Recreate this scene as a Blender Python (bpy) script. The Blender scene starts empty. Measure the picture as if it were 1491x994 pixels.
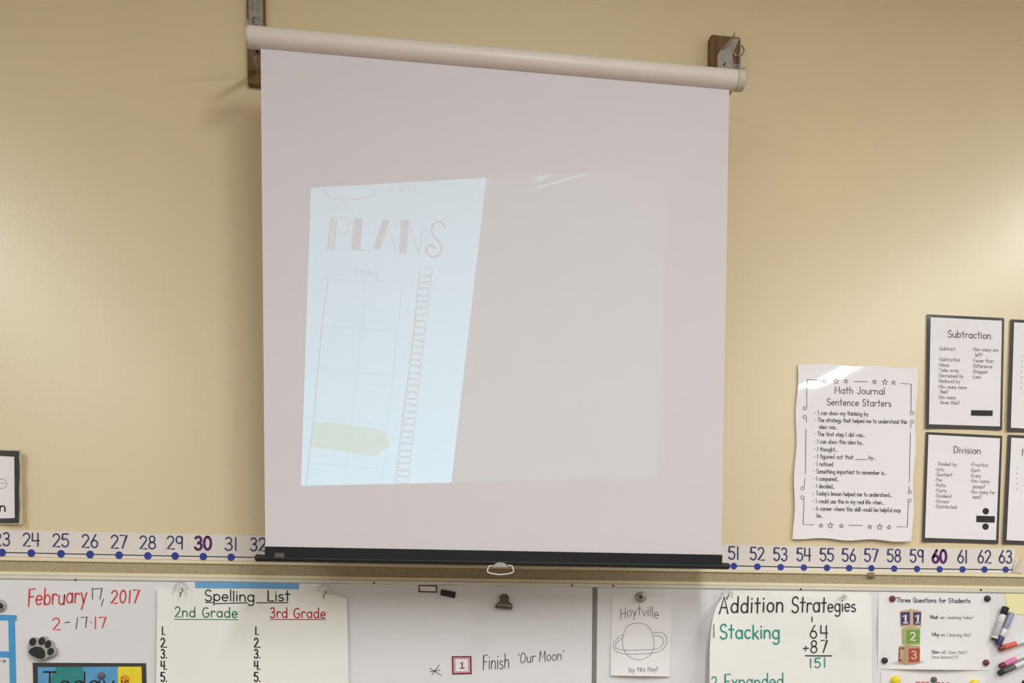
import bpy, math, random
from mathutils import Vector, Matrix

# ------------------------------------------------------------------ camera, world, large lights, exposure
sc = bpy.context.scene
COL = sc.collection
W, H, FPX = 1491.0, 994.0, 1450.0
YAW, PITCH, ROLL, PPY = 0.142685, -0.061149, 0.0052963, 1029.7
CAMPOS = Vector((0.0, -3.4, 1.70))
fwd = Vector((math.sin(YAW)*math.cos(PITCH), math.cos(YAW)*math.cos(PITCH), math.sin(PITCH)))
rgt0 = Vector((math.cos(YAW), -math.sin(YAW), 0)); up0 = rgt0.cross(fwd)
rgt = rgt0*math.cos(ROLL) + up0*math.sin(ROLL)
upv = up0*math.cos(ROLL) - rgt0*math.sin(ROLL)
cd = bpy.data.cameras.new('camera'); cam = bpy.data.objects.new('camera', cd); COL.objects.link(cam)
cd.sensor_width = 36.0; cd.lens = FPX/W*36.0; cd.shift_y = (PPY - H/2)/W; cd.clip_start = 0.02
m3 = Matrix((rgt, upv, -fwd)).transposed()
cam.matrix_world = Matrix.Translation(CAMPOS) @ m3.to_4x4()
sc.camera = cam

wd = bpy.data.worlds.new('world'); sc.world = wd; wd.use_nodes = True
wd.node_tree.nodes['Background'].inputs[0].default_value = (1.0, 0.95, 0.88, 1)
wd.node_tree.nodes['Background'].inputs[1].default_value = 0.05
sc.view_settings.view_transform = 'Standard'; sc.view_settings.look = 'None'
sc.view_settings.exposure = 0.0; sc.view_settings.gamma = 1.0
sc.view_settings.use_curve_mapping = False
sc.cycles.use_denoising = True; sc.cycles.use_adaptive_sampling = False
sc.cycles.max_bounces = 8; sc.cycles.diffuse_bounces = 5; sc.cycles.transparent_max_bounces = 16

LAMP_Z = 4.30
LAMP_W = 48.0           # watts of each fluorescent fixture
LAMP_SPOTS = [(4.2, -1.6), (4.2, -3.3), (4.2, -5.0), (4.2, -6.7), (.85, -2.1), (.85, -3.8), (.85, -5.5), (-2.6, -3.0), (-2.6, -4.7), (-2.6, -6.4)]
PROJ_W = 150.0

# ------------------------------------------------------------------ helpers
def P(px, py, d=0.0):
    """pixel of the photograph -> point on the plane d metres in front of the front wall"""
    v = rgt*(px - W/2) + upv*(PPY - py) + fwd*FPX
    t = (-d - CAMPOS.y)/v.y
    return CAMPOS + v*t

ORG = {}
def mk(name, verts, faces, mat, parent=None, smooth=False, origin=None):
    verts = [Vector(v) for v in verts]
    lo = Vector([min(v[i] for v in verts) for i in range(3)]); hi = Vector([max(v[i] for v in verts) for i in range(3)])
    o = origin or Vector(((lo.x+hi.x)/2, (lo.y+hi.y)/2, lo.z))
    me = bpy.data.meshes.new(name)
    me.from_pydata([v - o for v in verts], [], faces); me.update()
    if smooth:
        for p in me.polygons: p.use_smooth = True
    if mat: me.materials.append(mat)
    ob = bpy.data.objects.new(name, me); COL.objects.link(ob)
    if parent is not None:
        ob.parent = parent; ob.location = o - ORG[parent.name]
    else:
        ob.location = o
    ORG[ob.name] = o
    return ob

def empty(name, loc):
    ob = bpy.data.objects.new(name, None); COL.objects.link(ob); ob.location = loc
    ob.empty_display_size = 0.05; ORG[ob.name] = Vector(loc); return ob

def tag(o, label, cat=None, group=None, kind=None):
    o['label'] = label
    if cat: o['category'] = cat
    if group: o['group'] = group
    if kind: o['kind'] = kind
    return o

class MB:
    def __init__(s): s.v = []; s.f = []
    def add(s, vs, fs):
        k = len(s.v); s.v += [Vector(v) for v in vs]; s.f += [tuple(i+k for i in f) for f in fs]; return s
    def box(s, x0, x1, y0, y1, z0, z1):
        vs = [(x, y, z) for x in (x0, x1) for y in (y0, y1) for z in (z0, z1)]
        return s.add(vs, [(0,1,3,2), (4,6,7,5), (0,4,5,1), (2,3,7,6), (0,2,6,4), (1,5,7,3)])
    def bbox(s, x0, x1, y0, y1, z0, z1, b=0.002):
        """box with chamfered edges"""
        import itertools
        c = ((x0+x1)/2, (y0+y1)/2, (z0+z1)/2); h = (abs(x1-x0)/2, abs(y1-y0)/2, abs(z1-z0)/2); b = min(b, min(h)*0.9)
        vs = []; idx = {}
        for sg in itertools.product((-1, 1), repeat=3):
            for a in range(3):
                p = [c[i] + sg[i]*(h[i] if i == a else h[i]-b) for i in range(3)]
                idx[(sg, a)] = len(vs); vs.append(tuple(p))
        fs = []
        for a in range(3):
            o = [i for i in range(3) if i != a]
            for s0 in (-1, 1):
                q = []
                for (p, r) in ((-1,-1), (1,-1), (1,1), (-1,1)):
                    sg = [0,0,0]; sg[a] = s0; sg[o[0]] = p; sg[o[1]] = r; q.append(idx[(tuple(sg), a)])
                fs.append(tuple(q))
        for e in range(3):
            o = [i for i in range(3) if i != e]
            for s1 in (-1, 1):
                for s2 in (-1, 1):
                    q = []
                    for (se, a) in ((-1, o[0]), (1, o[0]), (1, o[1]), (-1, o[1])):
                        sg = [0,0,0]; sg[e] = se; sg[o[0]] = s1; sg[o[1]] = s2; q.append(idx[(tuple(sg), a)])
                    fs.append(tuple(q))
        for sg in itertools.product((-1, 1), repeat=3): fs.append(tuple(idx[(sg, a)] for a in range(3)))
        return s.add(vs, fs)
    def tube(s, pts, r, n=12, cap=True, rs=None):
        pts = [Vector(p) for p in pts]; rings = []
        for i, p in enumerate(pts):
            a = pts[max(i-1, 0)]; b = pts[min(i+1, len(pts)-1)]
            t = (b-a).normalized() if (b-a).length > 1e-9 else Vector((1, 0, 0))
            u = t.orthogonal().normalized() if i == 0 else (rings[-1][1] - t*rings[-1][1].dot(t)).normalized()
            w = t.cross(u); rr = rs[i] if rs else r
            rings.append(([p + (u*math.cos(2*math.pi*k/n) + w*math.sin(2*math.pi*k/n))*rr for k in range(n)], u))
        vs = [v for ring, _ in rings for v in ring]; fs = []
        for i in range(len(pts)-1):
            for k in range(n):
                fs.append((i*n+k, i*n+(k+1) % n, (i+1)*n+(k+1) % n, (i+1)*n+k))
        if cap:
            fs.append(tuple(range(n-1, -1, -1))); fs.append(tuple((len(pts)-1)*n+k for k in range(n)))
        return s.add(vs, fs)
    def prism(s, front, dy, inset=0.0):
        """polygon of world points facing -y, thickened dy towards the wall; inset bevels the front edge"""
        n = len(front); c = sum((Vector(p) for p in front), Vector())/n
        f0 = [Vector(p) for p in front]
        if inset:
            fr = [p + (c-p).normalized()*inset for p in f0]
            mid = [p + Vector((0, inset, 0)) for p in f0]
            bk = [p + Vector((0, dy, 0)) for p in f0]
            vs = fr + mid + bk; L = 3
        else:
            vs = f0 + [p + Vector((0, dy, 0)) for p in f0]; L = 2
        fs = [tuple(range(n))] + [(l*n+(k+1) % n, l*n+k, (l+1)*n+k, (l+1)*n+(k+1) % n) for l in range(L-1) for k in range(n)]
        fs.append(tuple((L-1)*n+k for k in range(n-1, -1, -1)))
        return s.add(vs, fs)
    def build(s, name, mat, parent=None, smooth=False): return mk(name, s.v, s.f, mat, parent, smooth)

def smooth_by_angle(ob, ang=40):
    me = ob.data
    for p in me.polygons: p.use_smooth = True
    try: me.set_sharp_from_angle(angle=math.radians(ang))
    except Exception: pass
    return ob

# ------------------------------------------------------------------ materials
def lin(c): return tuple(((x/255)/12.92 if x/255 <= 0.04045 else ((x/255+0.055)/1.055)**2.4) for x in c)
MATS = {}
def mat(name, rgb, rough=0.6, metal=0.0, var=0.05, vscale=8.0, bump=0.0, bscale=60.0, coat=0.0, coat_rough=0.08, trans=0.0, spec=0.5, alpha=1.0):
    if name in MATS: return MATS[name]
    m = bpy.data.materials.new(name); m.use_nodes = True; nt = m.node_tree; b = nt.nodes['Principled BSDF']
    c = lin(rgb)
    b.inputs['Roughness'].default_value = rough; b.inputs['Metallic'].default_value = metal
    b.inputs['Specular IOR Level'].default_value = spec
    b.inputs['Coat Weight'].default_value = coat; b.inputs['Coat Roughness'].default_value = coat_rough
    b.inputs['Transmission Weight'].default_value = trans; b.inputs['Alpha'].default_value = alpha
    tc = nt.nodes.new('ShaderNodeTexCoord')
    nz = nt.nodes.new('ShaderNodeTexNoise'); nz.inputs['Scale'].default_value = vscale; nz.inputs['Detail'].default_value = 4
    nt.links.new(tc.outputs['Object'], nz.inputs['Vector'])
    rp = nt.nodes.new('ShaderNodeValToRGB')
    rp.color_ramp.elements[0].position = 0.3; rp.color_ramp.elements[1].position = 0.7
    rp.color_ramp.elements[0].color = tuple(x*(1-var) for x in c) + (1,)
    rp.color_ramp.elements[1].color = tuple(min(1, x*(1+var)) for x in c) + (1,)
    nt.links.new(nz.outputs['Fac'], rp.inputs['Fac']); nt.links.new(rp.outputs['Color'], b.inputs['Base Color'])
    if bump:
        n2 = nt.nodes.new('ShaderNodeTexNoise'); n2.inputs['Scale'].default_value = bscale; n2.inputs['Detail'].default_value = 3
        nt.links.new(tc.outputs['Object'], n2.inputs['Vector'])
        bp = nt.nodes.new('ShaderNodeBump'); bp.inputs['Strength'].default_value = bump; bp.inputs['Distance'].default_value = 0.004
        nt.links.new(n2.outputs['Fac'], bp.inputs['Height']); nt.links.new(bp.outputs['Normal'], b.inputs['Normal'])
        if coat: nt.links.new(bp.outputs['Normal'], b.inputs['Coat Normal'])
    MATS[name] = m; return m

def wood_mat(name, c1, c2):
    m = bpy.data.materials.new(name); m.use_nodes = True; nt = m.node_tree; b = nt.nodes['Principled BSDF']
    tc = nt.nodes.new('ShaderNodeTexCoord'); mp = nt.nodes.new('ShaderNodeMapping'); mp.inputs['Scale'].default_value = (40, 40, 3)
    nz = nt.nodes.new('ShaderNodeTexNoise'); nz.inputs['Scale'].default_value = 2.0; nz.inputs['Detail'].default_value = 6
    rp = nt.nodes.new('ShaderNodeValToRGB'); rp.color_ramp.elements[0].color = lin(c1)+(1,); rp.color_ramp.elements[1].color = lin(c2)+(1,)
    rp.color_ramp.elements[0].position = 0.3; rp.color_ramp.elements[1].position = 0.7
    nt.links.new(tc.outputs['Object'], mp.inputs['Vector']); nt.links.new(mp.outputs['Vector'], nz.inputs['Vector'])
    nt.links.new(nz.outputs['Fac'], rp.inputs['Fac']); nt.links.new(rp.outputs['Color'], b.inputs['Base Color'])
    b.inputs['Roughness'].default_value = 0.55; return m

WALL = mat('cream wall paint', (228, 207, 168), 0.3, var=0.012, vscale=3, bump=0.05, bscale=140, spec=0.75)
WALL2 = mat('off white wall paint', (214, 210, 202), 0.6, var=0.01)
CREAM = mat('cream rail paint', (236, 222, 188), 0.45, var=0.02)
CORK = mat('tan cork strip', (178, 163, 132), 0.9, var=0.16, vscale=220, bump=0.3, bscale=400, spec=0.1)
ALU = mat('pale aluminium frame', (222, 218, 208), 0.35, metal=0.25, var=0.02)
BOARD = mat('white enamel board', (232, 229, 231), 0.32, var=0.015, vscale=5, spec=0.45)
JOINT = mat('grey board joint', (128, 126, 120), 0.5, var=0.04)
SCREEN = mat('matte white screen fabric', (217, 209, 213), 0.9, var=0.008, vscale=5, bump=0.03, bscale=500, spec=0.1)
CASE = mat('cream white screen casing', (224, 210, 200), 0.42, var=0.02)
CAP = mat('ivory end cap plastic', (205, 192, 172), 0.45, var=0.02)
BLACK = mat('satin black metal bar', (24, 23, 24), 0.45, var=0.08, spec=0.25)
BLKPLAST = mat('black plastic', (30, 28, 28), 0.5, var=0.06)
ZINC = mat('dull zinc plate', (168, 160, 152), 0.42, metal=0.55, var=0.08, vscale=60)
STEEL = mat('grey steel', (150, 146, 138), 0.35, metal=0.8, var=0.06)
DSTEEL = mat('dark aged steel', (84, 78, 68), 0.4, metal=0.6, var=0.12, vscale=80)
WOOD = wood_mat('brown stained wood', (92, 62, 26), (126, 90, 44))
WIRE = mat('white coated wire', (225, 220, 208), 0.35, var=0.02)
PAPER = mat('white paper', (242, 237, 238), 0.7, var=0.01, spec=0.3)
LAMIN = mat('laminated white page', (244, 238, 241), 0.5, var=0.01, coat=0.8, coat_rough=0.05, bump=0.1, bscale=9)
LAMBLK = mat('laminated black border', (44, 38, 36), 0.5, var=0.1, vscale=60, coat=0.6, coat_rough=0.1, bump=0.2, bscale=14)
CHART = mat('cream white chart paper', (246, 243, 238), 0.75, var=0.012, vscale=12, bump=0.12, bscale=14, spec=0.25)
STRIP = mat('laminated number strip', (230, 220, 214), 0.45, var=0.01, coat=0.5, coat_rough=0.15)
INK = {k: mat(k + ' ink', c, 0.6, var=0.1, vscale=90, spec=0.3) for k, c in dict(
    navy=(70, 68, 112), purple=(92, 38, 104), blue_dot=(52, 66, 150), line=(60, 54, 52), black=(48, 44, 42), soft=(104, 98, 96), faint=(150, 143, 144),
    red=(216, 82, 86), crimson=(196, 44, 82), green=(46, 128, 86), teal=(44, 150, 134), grey=(92, 90, 86), pencil=(140, 136, 136),
    darkred=(120, 40, 52), pink=(220, 160, 172), title=(118, 110, 118), brown=(84, 58, 40), orange=(230, 160, 40)).items()}
PRINT = {k: mat(k + ' print', c, 0.55, var=0.05, vscale=40) for k, c in dict(
    navy=(62, 58, 108), green=(118, 158, 62), red=(178, 62, 44), darkred=(120, 54, 40), tan=(206, 176, 140), tan2=(186, 152, 116), white=(236, 226, 214), olive=(176, 176, 120),
    teal=(40, 136, 136), sky=(92, 160, 208), blue=(110, 170, 222), yellow=(246, 220, 40), shade=(206, 198, 200)).items()}
TAPE = mat('bright blue tape', (70, 156, 214), 0.5, var=0.04, vscale=50)
YNOTE = mat('pale yellow note paper', (244, 234, 178), 0.7, var=0.01)
CLEAR = mat('clear plastic', (240, 240, 240), 0.08, var=0.0, trans=0.85, spec=0.5)
DARKMAG = mat('dark navy magnet', (52, 46, 66), 0.4, var=0.05)
REDMAG = mat('maroon magnet', (120, 52, 62), 0.4, var=0.05)
GREYMAG = mat('grey magnet', (104, 100, 98), 0.4, var=0.05)
YELMAG = mat('yellow magnet', (244, 222, 50), 0.4, var=0.05)
SILVER = mat('silver grey rubber', (176, 174, 170), 0.4, metal=0.3, var=0.05)

# ------------------------------------------------------------------ single-stroke hand lettering
def ell(cx, cy, rx, ry, a0, a1, n=14):
    return [(cx + rx*math.cos(math.radians(a0+(a1-a0)*i/n)), cy + ry*math.sin(math.radians(a0+(a1-a0)*i/n))) for i in range(n+1)]
def L(*p): return list(p)
XH = 0.58; o_ = lambda cx=.26: ell(cx, .29, .23, .29, 60, 420, 18)
GL = {
 'a': (.56, [o_(), L((.49, XH), (.49, 0))]), 'b': (.56, [L((.05, 1), (.05, 0)), ell(.28, .29, .23, .29, 180, -180, 18)]),
 'c': (.5, [ell(.27, .29, .23, .29, 50, 310)]), 'd': (.56, [o_(), L((.49, 1), (.49, 0))]),
 'e': (.54, [L((.04, .3), (.48, .3)) + ell(.26, .29, .23, .29, 5, 315)]), 'f': (.38, [ell(.28, .82, .13, .18, 60, 180, 6) + [(.15, 0)], L((.0, XH), (.34, XH))]),
 'g': (.56, [o_(), L((.49, XH), (.49, -.18)) + ell(.27, -.18, .22, .2, 0, -150, 8)]),
 'h': (.54, [L((.05, 1), (.05, 0)), [(.05, .3)] + ell(.26, .34, .2, .24, 160, 0, 8) + [(.46, 0)]]),
 'i': (.16, [L((.07, XH), (.07, 0)), L((.07, .8), (.07, .84))]), 'j': (.22, [L((.14, XH), (.14, -.2)) + ell(.0, -.2, .14, .15, 0, -120, 6), L((.14, .8), (.14, .84))]),
 'k': (.48, [L((.05, 1), (.05, 0)), L((.4, XH), (.06, .24)), L((.17, .34), (.44, 0))]), 'l': (.14, [L((.06, 1), (.06, 0))]),
 'm': (.82, [L((.05, XH), (.05, 0)), [(.05, .3)] + ell(.22, .36, .17, .22, 160, 0, 8) + [(.39, 0)], [(.39, .3)] + ell(.56, .36, .17, .22, 160, 0, 8) + [(.73, 0)]]),
 'n': (.54, [L((.05, XH), (.05, 0)), [(.05, .3)] + ell(.26, .34, .2, .24, 160, 0, 8) + [(.46, 0)]]),
 'o': (.52, [o_()]), 'p': (.56, [L((.05, XH), (.05, -.4)), ell(.28, .29, .23, .29, 180, -180, 18)]), 'q': (.56, [o_(), L((.49, XH), (.49, -.4))]),
 'r': (.4, [L((.05, XH), (.05, 0)), [(.05, .3)] + ell(.24, .36, .19, .22, 165, 40, 6)]),
 's': (.42, [ell(.2, .44, .16, .14, 40, 250, 8) + ell(.2, .15, .18, .15, 80, -150, 8)]),
 't': (.4, [L((.18, .95), (.18, .0)), L((0, .62), (.36, .62))]), 'u': (.54, [[(.05, XH)] + ell(.26, .24, .21, .24, 180, 360, 10) + [(.47, XH)], L((.47, XH), (.47, 0))]),
 'v': (.46, [L((.02, XH), (.22, 0), (.43, XH))]), 'w': (.68, [L((.02, XH), (.17, 0), (.33, .5), (.49, 0), (.65, XH))]), 'x': (.46, [L((.02, XH), (.42, 0)), L((.42, XH), (.02, 0))]),
 'y': (.48, [L((.02, XH), (.23, .05)), L((.45, XH), (.1, -.4))]), 'z': (.44, [L((.03, XH), (.4, XH), (.03, 0), (.42, 0))]),
 'A': (.66, [L((.0, 0), (.3, 1), (.6, 0)), L((.1, .36), (.5, .36))]), 'B': (.58, [L((.05, 0), (.05, 1)), [(.05, 1)] + ell(.25, .76, .2, .24, 90, -90, 8) + [(.05, .52)], [(.05, .52)] + ell(.27, .26, .25, .26, 90, -90, 8) + [(.05, 0)]]),
 'D': (.64, [L((.05, 0), (.05, 1)), [(.05, 1)] + ell(.2, .5, .38, .5, 90, -90, 12) + [(.05, 0)]]), 'E': (.54, [L((.48, 1), (.05, 1), (.05, 0), (.48, 0)), L((.05, .52), (.4, .52))]),
 'F': (.5, [L((.46, 1), (.05, 1), (.05, 0)), L((.05, .55), (.38, .55))]), 'G': (.66, [ell(.34, .5, .31, .5, 55, 340, 16) + [(.62, .42), (.36, .42)]]),
 'H': (.62, [L((.05, 1), (.05, 0)), L((.54, 1), (.54, 0)), L((.05, .5), (.54, .5))]), 'I': (.2, [L((.09, 1), (.09, 0))]),
 'J': (.5, [L((.4, 1), (.4, .25)) + ell(.2, .25, .2, .25, 0, -160, 8)]), 'L': (.5, [L((.05, 1), (.05, 0), (.46, 0))]),
 'M': (.76, [L((.04, 0), (.1, 1), (.36, .3), (.62, 1), (.7, 0))]), 'N': (.64, [L((.05, 0), (.05, 1), (.56, 0), (.56, 1))]), 'O': (.68, [ell(.33, .5, .3, .5, 90, 450, 20)]),
 'P': (.56, [L((.05, 0), (.05, 1)), [(.05, 1)] + ell(.24, .75, .27, .25, 90, -90, 10) + [(.05, .5)]]), 'Q': (.68, [ell(.33, .5, .3, .5, 90, 450, 20), L((.4, .25), (.64, -.05))]),
 'R': (.58, [L((.05, 0), (.05, 1)), [(.05, 1)] + ell(.24, .75, .27, .25, 90, -90, 10) + [(.05, .5)], L((.24, .5), (.54, 0))]),
 'S': (.56, [ell(.27, .74, .22, .26, 30, 260, 10) + ell(.26, .24, .25, .25, 80, -155, 10)]), 'T': (.58, [L((.0, 1), (.54, 1)), L((.27, 1), (.27, 0))]),
 'W': (.84, [L((.02, 1), (.2, 0), (.4, .8), (.6, 0), (.8, 1))]), 'Y': (.56, [L((.02, 1), (.27, .5), (.52, 1)), L((.27, .5), (.27, 0))]),
 '0': (.56, [ell(.26, .5, .23, .5, 90, 450, 20)]), '1': (.2, [L((.09, 1), (.09, 0))]),
 '2': (.54, [ell(.25, .73, .22, .27, 165, -25, 9) + [(.04, 0), (.5, 0)]]), '3': (.54, [ell(.24, .76, .2, .24, 150, -80, 9) + [(.18, .53)] + ell(.24, .26, .23, .27, 85, -155, 10)]),
 '4': (.56, [L((.06, 1), (.04, .42), (.52, .42)), L((.44, 1), (.44, 0))]), '5': (.54, [L((.46, 1), (.08, 1), (.05, .56)) + ell(.24, .31, .24, .31, 125, -150, 11)]),
 '6': (.54, [L((.36, 1), (.1, .5)) + ell(.26, .28, .22, .28, 160, 520, 16)]), '7': (.52, [L((.03, 1), (.48, 1), (.18, 0))]),
 '8': (.54, [ell(.26, .76, .19, .24, -90, 270, 16), ell(.26, .26, .23, .26, 90, 450, 16)]), '9': (.54, [ell(.25, .72, .21, .28, 0, 360, 16), L((.47, .95), (.45, 0))]),
 '.': (.16, [L((.06, .0), (.06, .04))]), ',': (.2, [L((.1, .1), (.03, -.14))]), "'": (.16, [L((.08, 1.0), (.06, .8))]), '-': (.4, [L((.05, .45), (.34, .45))]), '_': (.5, [L((0, -.05), (.5, -.05))]),
 '?': (.48, [ell(.22, .76, .2, .24, 165, -50, 8) + [(.2, .35), (.2, .25)], L((.2, .02), (.2, .05))]), '+': (.5, [L((.05, .4), (.45, .4)), L((.25, .6), (.25, .2))]),
 '*': (.36, [L((.12, .4), (.12, .48)), L((.08, .44), (.16, .44)), L((.12, .37), (.12, .51))]), ' ': (.36, []),
}
def text_lines(s, x0, y0, x1, y1, h, sp=0.1, slant=0.0, jit=0.0, arc=None, seed=1):
    """polylines in photograph pixels for text whose baseline runs (x0,y0)-(x1,y1) with cap height h"""
    rnd = random.Random(seed)
    tot = sum(GL[c][0] + sp for c in s) - sp; k = (x1-x0)/tot; out = []; x = 0
    for c in s:
        w, st = GL[c]; jy = rnd.uniform(-jit, jit); js = 1 + rnd.uniform(-jit, jit)
        for q in st:
            r = []
            for (gx, gy) in q:
                X = x + gx + slant*gy; Y = gy*js + jy; u = X/tot
                by = y0 + (y1-y0)*u + (arc(u) if arc else 0)
                r.append((x0 + X*k, by - Y*h))
            out.append(r)
        x += w + sp
    return out

def ribbon(polys, wpx):
    """flat stroke outline in pixel space -> list of polygons (pixel points)"""
    out = []
    for q in polys:
        pts = [q[0]]
        for p in q[1:]:
            if math.hypot(p[0]-pts[-1][0], p[1]-pts[-1][1]) > 0.12: pts.append(p)
        if len(pts) == 1: pts.append((pts[0][0]+0.3, pts[0][1]))
        nrm = []
        for i in range(len(pts)):
            a = pts[max(i-1, 0)]; b = pts[min(i+1, len(pts)-1)]
            dx, dy = b[0]-a[0], b[1]-a[1]; l = math.hypot(dx, dy) or 1
            k = 1.0
            if 0 < i < len(pts)-1:
                c, d = (pts[i][0]-a[0], pts[i][1]-a[1]), (b[0]-pts[i][0], b[1]-pts[i][1])
                la, lb = math.hypot(*c) or 1, math.hypot(*d) or 1
                co = max(-.8, (c[0]*d[0]+c[1]*d[1])/la/lb); k = min(1.6, 1/math.sqrt((1+co)/2))
            nrm.append((-dy/l*k, dx/l*k))
        hw = wpx/2
        A = [(p[0]+n[0]*hw, p[1]+n[1]*hw) for p, n in zip(pts, nrm)]; B = [(p[0]-n[0]*hw, p[1]-n[1]*hw) for p, n in zip(pts, nrm)]
        for i in range(len(pts)-1): out.append([A[i], A[i+1], B[i+1], B[i]])
        for e in (pts[0], pts[-1]): out.append([(e[0]+hw*math.cos(t*math.pi/4+.39), e[1]+hw*math.sin(t*math.pi/4+.39)) for t in range(8)])
    return out

def flat(name, polygons, m, parent, d, lift=0.0005):
    """thin print: pixel polygons laid on the surface whose distance from the wall is d (number or function)"""
    vs = []; fs = []
    for pg in polygons:
        k = len(vs)
        for (x, y) in pg: vs.append(P(x, y, (d(x, y) if callable(d) else d) + lift))
        a = sum(pg[i][0]*pg[(i+1) % len(pg)][1] - pg[(i+1) % len(pg)][0]*pg[i][1] for i in range(len(pg)))
        idx = list(range(k, k+len(pg))); fs.append(tuple(idx if a < 0 else idx[::-1]))
    return mk(name, vs, fs, m, parent)

def write(s, x0, y0, x1, y1, h, w, ink, parent, d, name='lettering', label=None, **kw):
    o = flat(name, ribbon(text_lines(s, x0, y0, x1, y1, h, **kw), w), INK[ink], parent, d)
    if label: o['label'] = label
    return o
def draw(polys, w, ink, parent, d, name='drawing', label=None):
    o = flat(name, ribbon(polys, w), INK[ink], parent, d)
    if label: o['label'] = label
    return o
def disc(x, y, r, n=16, ry=None): return [(x + r*math.cos(2*math.pi*i/n), y + (ry or r)*math.sin(2*math.pi*i/n)) for i in range(n)]

def sheet(name, c, d, m, parent=None, curl=None, edge=None, nu=24, nv=24, t=0.0006):
    """sheet of paper: c = TL, TR, BR, BL pixels; curl(u,v) adds distance from the wall; edge(u,v) shifts pixels. Returns object, depth function"""
    def pix(u, v):
        x = (c[0][0]*(1-u)+c[1][0]*u)*(1-v) + (c[3][0]*(1-u)+c[2][0]*u)*v
        y = (c[0][1]*(1-u)+c[1][1]*u)*(1-v) + (c[3][1]*(1-u)+c[2][1]*u)*v
        if edge: dx, dy = edge(u, v); x += dx; y += dy
        return x, y
    cf = curl or (lambda u, v: 0.0)
    def uv(x, y):
        u = v = 0.5; X, Y = x, y
        for _ in range(12):
            if edge: ex, ey = edge(min(1, max(0, u)), min(1, max(0, v))); x = X - ex; y = Y - ey
            xl = c[0][0]*(1-v)+c[3][0]*v; xr = c[1][0]*(1-v)+c[2][0]*v; u = (x-xl)/(xr-xl)
            yt = c[0][1]*(1-u)+c[1][1]*u; yb = c[3][1]*(1-u)+c[2][1]*u; v = (y-yt)/(yb-yt)
        return min(1, max(0, u)), min(1, max(0, v))
    if not curl and not edge: nu = nv = 1
    vs = []; fs = []
    for lay in (t, 0.0):
        for j in range(nv+1):
            for i in range(nu+1):
                u, v = i/nu, j/nv; x, y = pix(u, v); vs.append(P(x, y, d + cf(u, v) + lay))
    n1 = (nu+1)*(nv+1); g = lambda i, j: j*(nu+1)+i
    for j in range(nv):
        for i in range(nu):
            q = (g(i, j), g(i, j+1), g(i+1, j+1), g(i+1, j)); fs.append(q); fs.append(tuple(k+n1 for k in q[::-1]))
    bd = [g(i, 0) for i in range(nu)] + [g(nu, j) for j in range(nv)] + [g(i, nv) for i in range(nu, 0, -1)] + [g(0, j) for j in range(nv, 0, -1)]
    for k in range(len(bd)):
        a, b = bd[k], bd[(k+1) % len(bd)]; fs.append((a, b, b+n1, a+n1))
    ob = mk(name, vs, fs, m, parent)
    if curl or edge: smooth_by_angle(ob, 50)
    return ob, (lambda x, y: d + t + cf(*uv(x, y)))

def dome(name, px, py, rpx, d, m, parent=None, hfac=0.55, n=18, ridge=False):
    """round button magnet lying on the surface at distance d"""
    c = P(px, py, d); r = (P(px+rpx, py, d) - c).length; b = MB()
    prof = [(1, 0), (1, .35), (.92, .62), (.7, .85), (.38, .97)]
    vs = []; fs = []
    for (q, h) in prof:
        for k in range(n):
            rr = r*q*(1 + (0.06 if ridge and k % 2 else 0)); vs.append(c + Vector((rr*math.cos(2*math.pi*k/n), -h*r*hfac*2, rr*math.sin(2*math.pi*k/n))))
    for j in range(len(prof)-1):
        for k in range(n): fs.append((j*n+k, j*n+(k+1) % n, (j+1)*n+(k+1) % n, (j+1)*n+k))
    fs.append(tuple((len(prof)-1)*n+k for k in range(n))); fs.append(tuple(range(n-1, -1, -1)))
    o = mk(name, vs, fs, m, parent); smooth_by_angle(o, 45); return o

# ------------------------------------------------------------------ the room
X0, X1, YB, ZT = -4.3, 6.3, -8.6, 4.40
def struct(name, b, m): o = b.build(name, m); o['kind'] = 'structure'; return o
tag(struct('wall_front', MB().box(X0, X1, 0, .15, 0, ZT), WALL), 'cream painted classroom wall behind the projection screen')
tag(struct('wall_left', MB().box(X0-.15, X0, YB, .15, 0, ZT), WALL2), 'plain off white side wall at the left')
tag(struct('wall_right', MB().box(X1, X1+.15, YB, .15, 0, ZT), WALL2), 'plain off white side wall at the right')
tag(struct('wall_back', MB().box(X0, X1, YB-.15, YB, 0, ZT), WALL2), 'off white wall behind the viewer')
tag(struct('floor', MB().box(X0, X1, YB, 0, -.1, 0), mat('grey brown carpet', (120, 108, 94), 0.95, var=0.2, vscale=200, spec=0.1)), 'grey brown classroom carpet floor')
tag(struct('ceiling', MB().box(X0-.15, X1+.15, YB-.15, .15, ZT, ZT+.1), mat('white ceiling board', (214, 208, 196), 0.9, var=0.04, vscale=90)), 'off white ceiling above the lamps')

for i, (lx, ly) in enumerate(LAMP_SPOTS):
    t = empty('ceiling_lamp', (lx, ly-.62, LAMP_Z)); where = 'in the right row' if lx > 3 else 'in the middle row' if lx > 0 else 'in the left row'
    tag(t, 'white surface mounted fluorescent ceiling lamp %s, %s from the screen wall' % (where, ['nearest', 'second', 'third', 'fourth'][sum(1 for q in LAMP_SPOTS[:i] if q[0] == lx)]), 'lamp', 'fluorescent ceiling lamps')
    MB().bbox(lx-.16, lx+.16, ly-1.24, ly, LAMP_Z+.012, ZT, .01).build('housing', CASE, t)
    ld = bpy.data.lights.new('fluorescent tube light', 'AREA'); ld.shape = 'RECTANGLE'; ld.size = .26; ld.size_y = 1.18; ld.energy = LAMP_W; ld.color = (.935, .98, 1.0)
    lo = bpy.data.objects.new('tube_light', ld); COL.objects.link(lo); lo.parent = t; lo.location = (0, 0, .008)

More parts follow.
